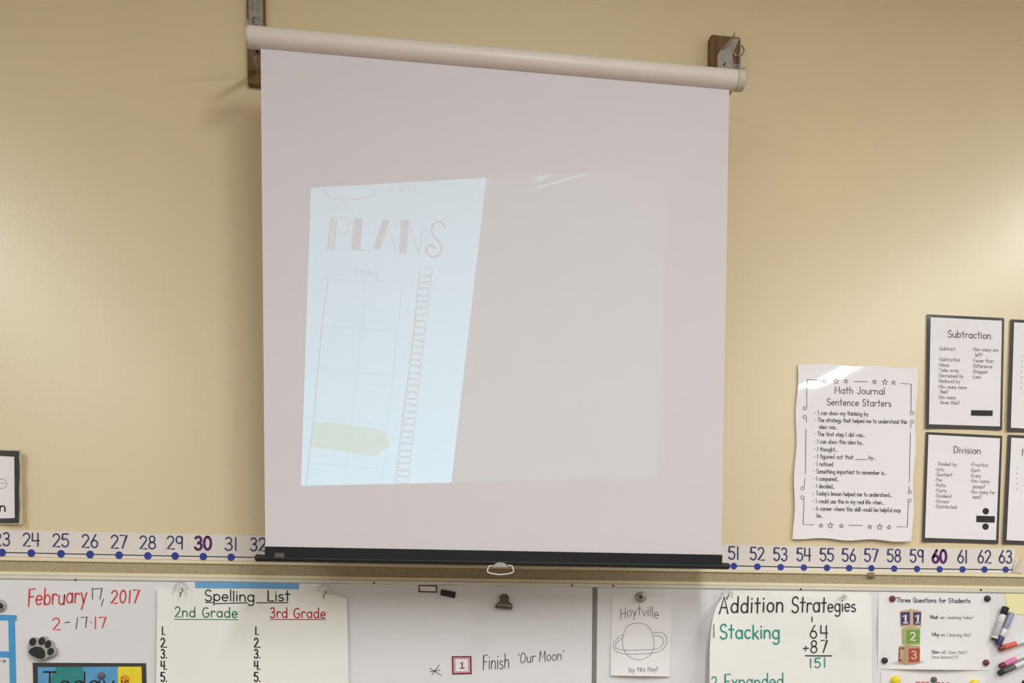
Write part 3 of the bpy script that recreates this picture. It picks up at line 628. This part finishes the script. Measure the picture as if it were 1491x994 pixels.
MB().prism([P(*q5(x, y), BD+.02) for x, y in ((600, 420), (800, 430), (840, 560), (580, 540))][::-1], .02).build('neck', DSTEEL, cl)
dome('magnet_disc', 735, 873, 5.5, BD, BLKPLAST, cl, .35, 16); flat('hole', [disc(*q5(735, 385), 1.5, 10)], INK['black'], cl, BD+.024, .0004)

n1, dN = sheet('number_card', [(657.8, 955), (686.4, 954.8), (687, 981), (658.4, 981.6)], BD+.0005, INK['darkred'], t=.0012); tag(n1, 'small pink and maroon number card showing 1 beside the word Finish', 'card')
flat('pink_print', [[(660, 957), (684.3, 956.8), (684.8, 979), (660.4, 979.5)]], INK['pink'], n1, dN)
flat('white_print', [[(663.2, 959.4), (681.2, 959.2), (681.6, 976.6), (663.6, 977)]], PAPER, n1, dN, .0007)
draw([[(670.4, 965.4), (673, 963.6), (673, 972.4)], [(669.8, 972.6), (675.8, 972.4)]], 1.6, 'darkred', n1, lambda x, y: dN(x, y)+.0004, 'lettering')

# drawing of a ringed planet
hy, dH = sheet('planet_drawing', [(890.8, 867), (977.2, 868), (975.8, 984.6), (889, 983.2)], BD+.001, PAPER, curl=lambda u, v: .014*v**3*math.sin(math.pi*(.15+.7*u)), nu=16, nv=20)
tag(hy, 'white sheet with a pencil drawing of a ringed planet under a steel magnet', 'drawing')
q8 = lambda x, y: (880 + x/6.9, 850 + y/6.9)
arc_ = lambda u: 15*(abs(u-.48)*2)**2 - 7 + 2
write('Hoytville', 903.4, 897.2, 959.6, 896.8, 14.5, .95, 'soft', hy, dH, arc=lambda u: 13*(u-.5)**2*1.6 - 4.5 + 3.2, jit=.06)
body = [(205, 470), (235, 420), (285, 398), (345, 394), (410, 405), (455, 440), (480, 495), (497, 570), (497, 640), (470, 700), (420, 742), (350, 760), (285, 748), (225, 705), (190, 640), (182, 580), (190, 515), (205, 470)]
ring1 = [(185, 512), (130, 545), (95, 595), (95, 640), (125, 680), (190, 700), (300, 704), (420, 698), (510, 688), (580, 660), (618, 610), (628, 555), (605, 505), (560, 484), (490, 490)]
ring2 = [(185, 545), (140, 572), (113, 610), (125, 645), (180, 664), (300, 664), (420, 660), (520, 652), (575, 620), (598, 575), (580, 540), (540, 518), (488, 522)]
def cat(p, n=5):
    r = []
    for i in range(len(p)-1):
        a, b2, c, d_ = p[max(i-1, 0)], p[i], p[i+1], p[min(i+2, len(p)-1)]
        for k in range(n):
            t = k/n; r.append(tuple(.5*(2*b2[j] + (c[j]-a[j])*t + (2*a[j]-5*b2[j]+4*c[j]-d_[j])*t*t + (3*b2[j]-a[j]-3*c[j]+d_[j])*t**3) for j in (0, 1)))
    return r + [p[-1]]
draw([[q8(*p) for p in cat(b2)] for b2 in (body, ring1, ring2)], .8, 'pencil', hy, dH, 'pencil_drawing')
write('by', *q8(248, 886), *q8(305, 886), 7.5, .9, 'pencil', hy, dH); write('Mrs Hoyt', *q8(332, 880), *q8(540, 876), 7, .9, 'pencil', hy, dH)
gm = empty('round_magnet', P(933, 869, BD)); tag(gm, 'large grey steel button magnet holding the planet drawing', 'magnet')
dome('button', 933, 869, 7.9, BD+.002, SILVER, gm, .35, 22); dome('centre', 933, 868.6, 2.6, BD+.002+.0125, DSTEEL, gm, .3, 12)

# ------------------------------------------------------------------ Addition Strategies chart
pad, dP = sheet('folded_chart', [(1063, 859.5), (1266, 862.5), (1266, 884), (1063, 882)], BD+.0006, CHART, curl=lambda u, v: .003+.001*math.sin(9*u), nu=12, nv=4); tag(pad, 'folded paper edge showing behind the Addition Strategies chart', 'chart paper')
def ad_edge(u, v):
    k = (1-u)**3; vv = v*230
    x = 24*math.exp(-vv/22)*k if v >= 0 else 0
    return (x, (-1.5 + 2.0*math.sin(3.1*u) + 3*max(0, u-.75))*(1-v)**10)
ad_curl = lambda u, v: .006 + .060*max(0, 1-u/.34)**2*(1-.85*math.exp(-v*230/55)) + .006*math.sin(6*u+1)*min(1, v*4) + .012*math.exp(-((u-.86)/.09)**2 - ((v-.2)/.16)**2)
ad, dA0 = sheet('addition_chart', [(1033.2, 865), (1269, 869.5), (1271, 1095), (1033, 1095)], BD+.002, CHART, curl=ad_curl, edge=ad_edge, nu=48, nv=48)
dA = lambda x, y: dA0(x, y) + .0016
tag(ad, 'large curling chart paper headed Addition Strategies', 'chart paper')
A6 = lambda x, y: (1020 + x/5.964, 840 + y/5.964)
write('Addition', *A6(165, 312), *A6(722, 300), 23.5, 2.1, 'black', ad, dA, jit=.04, slant=.04, sp=.14)
write('Strat', *A6(792, 304), *A6(1095, 300), 22.5, 1.95, 'black', ad, dA, jit=.03, slant=.04); write('egies', *A6(1105, 298), *A6(1350, 296), 19, 1.75, 'black', ad, dA, jit=.03)
draw([[A6(116, 412), A6(118, 520)]], 1.5, 'teal', ad, dA, 'lettering'); write('Stacking', *A6(170, 530), *A6(690, 532), 20.5, 2.2, 'teal', ad, dA, jit=.04)
draw([[A6(968, 345), A6(970, 385)], [A6(910, 681), A6(1140, 682)]], 1.5, 'black', ad, dA, 'lettering')
write('64', *A6(950, 528), *A6(1108, 532), 18.8, 1.7, 'black', ad, dA, sp=.2); write('87', *A6(956, 656), *A6(1105, 652), 17.6, 1.7, 'black', ad, dA, sp=.25)
draw([[A6(892, 618), A6(938, 616)], [A6(916, 600), A6(912, 638)]], 1.5, 'black', ad, dA, 'lettering'); write('151', *A6(948, 788), *A6(1090, 780), 13.6, 1.7, 'teal', ad, dA, sp=.22)
write('2', *A6(95, 965), *A6(145, 965), 17, 1.6, 'teal', ad, dA); write('Expanded', *A6(210, 965), *A6(722, 955), 20.5, 1.7, 'teal', ad, dA, jit=.03)
clear_hook(1057, 864, BD+.016, 'clear plastic hook at the left top of the Addition Strategies chart', 8)
clear_hook(1226, 868, BD+.012, 'clear plastic hook at the right top of the Addition Strategies chart', 4)

# ------------------------------------------------------------------ Three Questions poster with counting blocks
tq, dQ = sheet('question_poster', [(1279.2, 861.8), (1440.6, 865.6), (1441.2, 975.4), (1278, 973.6)], BD+.001, PAPER, curl=lambda u, v: .016*max(0, v-.55)**1.5*math.sin(math.pi*u)**2*3 + .007*max(0, .1-u)*8*math.sin(math.pi*v)**2, nu=30, nv=24)
tag(tq, 'white poster titled Three Questions for Students with stacked number blocks', 'poster')
B7 = lambda x, y: (1260 + x/6.905, 850 + y/6.905)
def bq(s, x0, y0, x1, y1, h, w, ink): write(s, *B7(x0, y0), *B7(x1, y1), h, w, ink, tq, dQ)
bq('Three Questions for Students', 315, 182, 1055, 190, 6.6, 1.3, 'title')
bq('What', 648, 348, 732, 350, 5, 1.1, 'soft'); bq('am I learning today?', 752, 350, 1085, 352, 4.8, .7, 'faint')
bq('Why', 670, 524, 742, 525, 5, 1.1, 'soft'); bq('am I learning this?', 758, 526, 1062, 528, 4.8, .7, 'faint')
bq('How', 672, 698, 745, 699, 5, 1.1, 'soft'); bq('will I know that I', 760, 700, 1025, 702, 4.8, .7, 'faint'); bq('have learned it?', 670, 748, 935, 750, 4.8, .7, 'faint')
def face(pts, key, lift=.0005): flat('block_print', [[B7(*p) for p in pts]], PRINT[key], tq, dQ, lift)
face([(240, 800), (330, 770), (560, 770), (600, 790), (480, 818), (330, 812)], 'shade', .0003)
face([(345, 272), (460, 248), (567, 272), (562, 428), (465, 440), (350, 432)], 'tan')
face([(355, 285), (447, 278), (449, 408), (358, 412)], 'navy', .0008); face([(480, 280), (560, 283), (556, 408), (483, 412)], 'navy', .0008)
face([(364, 446), (410, 440), (552, 440), (550, 610), (410, 618), (368, 610)], 'olive'); face([(416, 462), (546, 462), (544, 592), (414, 596)], 'green', .0008)
face([(338, 625), (420, 618), (550, 622), (550, 795), (420, 818), (330, 795)], 'tan2'); face([(336, 640), (392, 640), (388, 782), (332, 772)], 'darkred', .0008); face([(438, 650), (546, 644), (544, 780), (436, 786)], 'red', .0008)
def bnum(s, x0, y0, x1, h, w): flat('block_numeral', ribbon(text_lines(s, *B7(x0, y0), *B7(x1, y0), h), w), PRINT['tan'] if s != '2' else PRINT['white'], tq, dQ, .0012)
flat('block_numeral', ribbon([[B7(380, 325), B7(405, 310), B7(405, 388)], [B7(385, 390), B7(425, 389)]], 2.2), PRINT['white'], tq, dQ, .0012)
flat('block_numeral', ribbon([[B7(505, 325), B7(530, 310), B7(528, 390)], [B7(510, 390), B7(545, 390)]], 2.2), PRINT['white'], tq, dQ, .0012)
bnum('2', 450, 565, 508, 11, 2.2); bnum('3', 345, 750, 382, 10.5, 1.8); bnum('3', 462, 750, 518, 11, 2.4)
for (x, y, m, lab) in ((268, 148, REDMAG, 'maroon button magnet at the left top corner of the Three Questions poster'), (1222, 146, DARKMAG, 'dark navy button magnet at the right top corner of the Three Questions poster'),
                       (190, 768, DARKMAG, 'dark navy button magnet at the left bottom corner of the Three Questions poster'), (1208, 790, REDMAG, 'maroon button magnet at the right bottom corner of the Three Questions poster')):
    px, py = B7(x, y); o = dome('button_magnet', px, py, 4.3, dQ(px, py)+.0006, m); tag(o, lab, 'magnet', 'button magnets on the posters')
# the paper below it
lp, dLo = sheet('lower_poster', [(1283.2, 978), (1435.2, 982.4), (1437, 1090), (1281, 1088)], BD+.001, PAPER); tag(lp, 'white paper with red heading just below the Three Questions poster', 'paper')
draw([[(1333.6, 992.8), (1339, 992.7)], [(1341.5, 992.9), (1346, 993)], [(1348.4, 993), (1352, 993.2)], [(1364, 993.2), (1368.5, 993.4)], [(1372, 993.5), (1374, 993.6)], [(1379, 993.7), (1382, 993.9)]], 1.6, 'red', lp, dLo, 'lettering', 'tops of a red printed heading')
for (x, y, r, m, lab) in ((1303, 990.5, 6.6, YELMAG, 'yellow button magnet at the left of the paper with red heading'), (1359.2, 989.3, 4.1, GREYMAG, 'grey button magnet at the middle of the paper with red heading'), (1417.5, 996, 6.6, YELMAG, 'yellow button magnet at the right of the paper with red heading')):
    o = dome('button_magnet', x, y, r, BD+.0022, m); tag(o, lab, 'magnet', 'button magnets on the posters')
yn, dY = sheet('yellow_note', [(1463.4, 863.8), (1560, 866.5), (1560, 898), (1467, 893.4)], BD+.001, YNOTE); tag(yn, 'pale yellow note paper at the right end of the whiteboard', 'note')

# ------------------------------------------------------------------ markers held on the board by magnets
def marker(a, b_, r, segs, label, d=BD, tipcap=None):
    """a, b_ pixel ends of the barrel; segs = list of (t0, t1, radius factor, name, material)"""
    r0 = (P(1460+r, 900, d)-P(1460, 900, d)).length; A = P(*a, d+r0+.001); B = P(*b_, d+r0+.001)
    t = empty('marker_pen', (A+B)/2 - Vector((0, 0, r0))); tag(t, label, 'marker', 'dry erase markers on the whiteboard')
    for (t0, t1, k, nm, m) in segs:
        p, q = A.lerp(B, t0), A.lerp(B, t1); e = (q-p)*.06
        o = MB().tube([p, p+e, q-e, q], 0, 14, True, [r0*k*.88, r0*k, r0*k, r0*k*.9]).build(nm, m, t); smooth_by_angle(o)
mk_ = lambda n, c, **k: mat(n, c, .35, var=.06, vscale=70, **k)
WHITEP, BARREL, REDP, PINKP, MAROON, NAVYP, BLUEP, DKRED = mk_('white barrel', (230, 226, 226)), mk_('grey white barrel', (190, 186, 186)), mk_('red orange label', (222, 96, 84)), mk_('pink label', (232, 128, 178)), mk_('maroon cap', (110, 48, 62)), mk_('navy cap', (62, 60, 118)), mk_('grey violet barrel', (158, 156, 182)), mk_('dark red cap', (134, 56, 48))
PRINTD = mk_('charcoal label print', (96, 92, 96))
z9 = lambda x, y: (1400 + x/6.9, 850 + y/6.9)
marker(z9(446, 232), z9(325, 560), 4.4, [(0, .23, 1.05, 'cap', BLKPLAST), (.23, .48, .95, 'white_band', WHITEP), (.48, .9, .98, 'barrel', BARREL), (.9, .96, 1.0, 'end_rim', WHITEP), (.96, 1, .8, 'end_plug', BLKPLAST)], 'black capped marker standing nearly upright beside the Three Questions poster')
bpts = [z9(408, 400), z9(360, 520)]
marker(z9(505, 290), z9(368, 610), 4.0, [(0, .5, 1, 'barrel', BLUEP), (.5, .74, .98, 'white_band', WHITEP), (.74, 1, 1.06, 'cap', NAVYP)], 'grey violet marker with navy cap leaning behind the black capped marker', d=BD)
def slant_marker(tip, mid, capm, labm, lab):
    dx, dy = mid[0]-tip[0], mid[1]-tip[1]; l = math.hypot(dx, dy); e = (tip[0]+dx/l*58, tip[1]+dy/l*58)
    marker(tip, e, 3.7, [(0, .12, 1.0, 'cap', capm), (.12, .43, 1.0, 'label_band', labm), (.43, .9, .97, 'barrel', WHITEP), (.9, 1, .9, 'end_plug', capm)], lab)
slant_marker(z9(380, 652), z9(628, 572), DKRED, REDP, 'red marker with dark red cap, uppermost of the three slanted markers')
slant_marker(z9(388, 826), z9(628, 715), MAROON, PINKP, 'pink marker with maroon cap, middle of the three slanted markers')
slant_marker(z9(376, 898), z9(628, 788), BLKPLAST, PRINTD, 'black and white marker, lowest of the three slanted markers')
o = dome('small_magnet', 1491, 993, 3.2, BD, BLKPLAST); tag(o, 'small black magnet in the bottom right picture corner', 'magnet')

# ------------------------------------------------------------------ the projector (behind the view) that throws the picture on the screen
LP = Vector((.35, -2.55, 1.12))
cart = empty('projector_cart', (LP.x, LP.y-.15, 0)); tag(cart, 'grey metal cart standing in front of the whiteboard', 'cart')
zt = LP.z - .10
MB().bbox(LP.x-.3, LP.x+.3, LP.y-.42, LP.y+.12, zt-.03, zt, .005).build('top_shelf', STEEL, cart); MB().bbox(LP.x-.3, LP.x+.3, LP.y-.42, LP.y+.12, .25, .28, .005).build('lower_shelf', STEEL, cart)
for sx in (-.28, .28):
    for sy in (-.40, .10): MB().box(LP.x+sx-.015, LP.x+sx+.015, LP.y+sy-.015, LP.y+sy+.015, 0, zt-.03).build('leg', STEEL, cart)
pj = empty('projector', (LP.x, LP.y-.15, zt)); tag(pj, 'white projector on the metal cart', 'projector')
MB().bbox(LP.x-.16, LP.x+.16, LP.y-.34, LP.y-.02, zt+.01, zt+.13, .012).build('body', WHITEP, pj)
for sx in (-.12, .12):
    for sy in (-.3, -.06): MB().tube([(LP.x+sx, LP.y+sy, zt), (LP.x+sx, LP.y+sy, zt+.011)], .012, 10).build('foot', BLKPLAST, pj)
ld = bpy.data.lights.new('projector beam', 'SPOT'); ld.energy = PROJ_W; ld.color = (.30, .86, 1.0); ld.spot_size = math.radians(44); ld.spot_blend = 0.0; ld.shadow_soft_size = .00002
lo = bpy.data.objects.new('projector_beam', ld); COL.objects.link(lo); lo.location = LP
aim = (P(705, 480, SD) - LP).normalized(); lo.rotation_euler = aim.to_track_quat('-Z', 'Y').to_euler()
def slide(px, py, dist):
    v = P(px, py, SD) - LP; return LP + v*(dist/v.dot(aim))
def film(name, rgb, strength=1.0):
    m = bpy.data.materials.new(name); m.use_nodes = True; nt = m.node_tree; nt.nodes.clear()
    out_ = nt.nodes.new('ShaderNodeOutputMaterial'); tb = nt.nodes.new('ShaderNodeBsdfTransparent'); tb.inputs[0].default_value = tuple(rgb) + (1,); nt.links.new(tb.outputs[0], out_.inputs[0]); return m
D0 = .15
def fpoly(name, polys, m, dist):
    vs = []; fs = []
    for pg in polys:
        k = len(vs); vs += [slide(x, y, dist) for x, y in pg]; fs.append(tuple(range(k, k+len(pg))))
    return mk(name, vs, fs, m, pj)
doc = [(452.5, 273), (708, 258.25), (657, 702.07), (438, 706.5)]
quad = [(452.5, 273), (972, 243), (957, 696), (438, 706.5)]
big = [(120, -120), (1290, -120), (1290, 1080), (120, 1080)]
mask = []
for k in range(4): mask.append([big[k], big[(k+1) % 4], quad[(k+1) % 4], quad[k]])
fpoly('slide_mask', mask, BLKPLAST, D0)
fpoly('clear_film', [doc], film('clear blue film', (.90, .97, 1.0)), D0)
s1 = [(778.6, 256.6), (804.5, 253.9), (789.5, 263.2), (781.2, 264.9)]; s2 = [(781.2, 271.5), (846, 252.6), (861, 251.9), (782.9, 274.8)]
from mathutils.geometry import tessellate_polygon
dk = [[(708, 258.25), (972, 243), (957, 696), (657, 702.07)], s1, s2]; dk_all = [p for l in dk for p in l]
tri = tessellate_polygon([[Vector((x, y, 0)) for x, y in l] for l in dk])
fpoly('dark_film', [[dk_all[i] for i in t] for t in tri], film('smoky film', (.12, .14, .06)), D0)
fpoly('streak_film', [s1, s2], film('pale film', (1.0, .62, .45)), D0)
GREYF, FAINTF, YELF, BOLDF = film('grey film', (.38, .34, .36)), film('faint film', (.62, .63, .67)), film('yellow film', (.82, .78, .46)), film('dark grey film', (.72, .74, .76))
zz = lambda x, y: (420 + x/3.977, 230 + y/3.977); zy = lambda x, y: (420 + x/3.977, 470 + y/3.977)
D1 = D0 + .0004
# PLANS
fpoly('slide_lettering', [[zz(*p) for p in q] for q in ([(245, 342), (280, 342), (262, 530), (226, 530)],)], FAINTF, D1)
fpoly('slide_lettering', ribbon([[zz(*p) for p in q] for q in ([(245, 342), (226, 530), (262, 530), (280, 342)], [(280, 342), (330, 345), (350, 385), (335, 430), (270, 445)], [(405, 535), (460, 530)], [(565, 360), (600, 460), (625, 545)], [(690, 355), (720, 450), (755, 560)], [(755, 560), (775, 380)])], 1.4), GREYF, D1+.0001)
fpoly('slide_lettering', [[zz(*p) for p in q] for q in ([(380, 345), (430, 345), (415, 532), (362, 528)], [(545, 352), (585, 352), (530, 528), (488, 525)], [(652, 352), (698, 352), (682, 556), (638, 556)])], GREYF, D1+.0002)
fpoly('slide_lettering', ribbon([cat([zz(*p) for p in ((905, 392), (880, 368), (845, 375), (828, 420), (850, 460), (880, 500), (882, 540), (850, 570), (812, 560), (795, 525), (820, 500), (848, 520))])], 3.4), GREYF, D1+.0003)
fpoly('slide_lettering', ribbon(text_lines('Friday', *zz(388, 668), *zz(522, 684), 9.2), 1.15), GREYF, D1+.0004)
# planner ruling, spiral binding, highlighter stroke
rules = [[zz(228, 700), zz(190, 994), zy(150, 500), zy(100, 935)], [zz(440, 700), zz(425, 994), zy(320, 930)], [zz(665, 715), zy(630, 40), zy(540, 920)], [zz(115, 695), zz(665, 715)], [zz(105, 965), zy(640, 45)], [zy(110, 265), zy(620, 300)], [zy(360, 355), zy(600, 360)], [zy(105, 540), zy(560, 590)], [zy(110, 810), zy(540, 840)], [zz(380, 818), zz(530, 820)], [zz(120, 750), zz(180, 775), zz(200, 830)]]
fpoly('slide_rule', ribbon(rules, 1.1), FAINTF, D1+.0005)
fpoly('slide_rule', ribbon([[zz(228, 700), zz(190, 994), zy(150, 500), zy(100, 935)], cat([zz(*p) for p in ((215, 190), (240, 225), (310, 240), (420, 232), (490, 215), (510, 185))]), [zz(752, 700), zz(728, 994), zy(668, 480), zy(615, 930)]], 1.3), GREYF, D1+.0006)
rings = []
for k in range(33):
    t = k/32; xa, ya = zz(795 - 0*t, 660); xb, yb = zy(660, 905); x = xa + (xb-xa)*t; y = ya + (yb-ya)*t
    rings.append(ell(x, y, 9.2, 5.6 + 1.2*(k % 3 == 0), 0, 360, 16))
fpoly('slide_spiral', ribbon(rings, 1.2), GREYF, D1+.0007)
fpoly('slide_rule', ribbon([[zz(490, 178), zz(505, 190)], [zz(570, 165), zz(590, 188), zz(610, 165)], [zz(640, 165), zz(650, 190), zz(670, 165)], [zz(690, 190), zz(700, 165), zz(715, 190)], [zz(735, 160), zz(725, 195)]], 1.4), GREYF, D1+.0008)
fpoly('slide_highlight', [[zy(*p) for p in ((145, 572), (260, 572), (560, 625), (572, 670), (592, 680), (570, 722), (540, 735), (520, 768), (440, 765), (330, 745), (240, 730), (128, 715))]], YELF, D1+.0009)
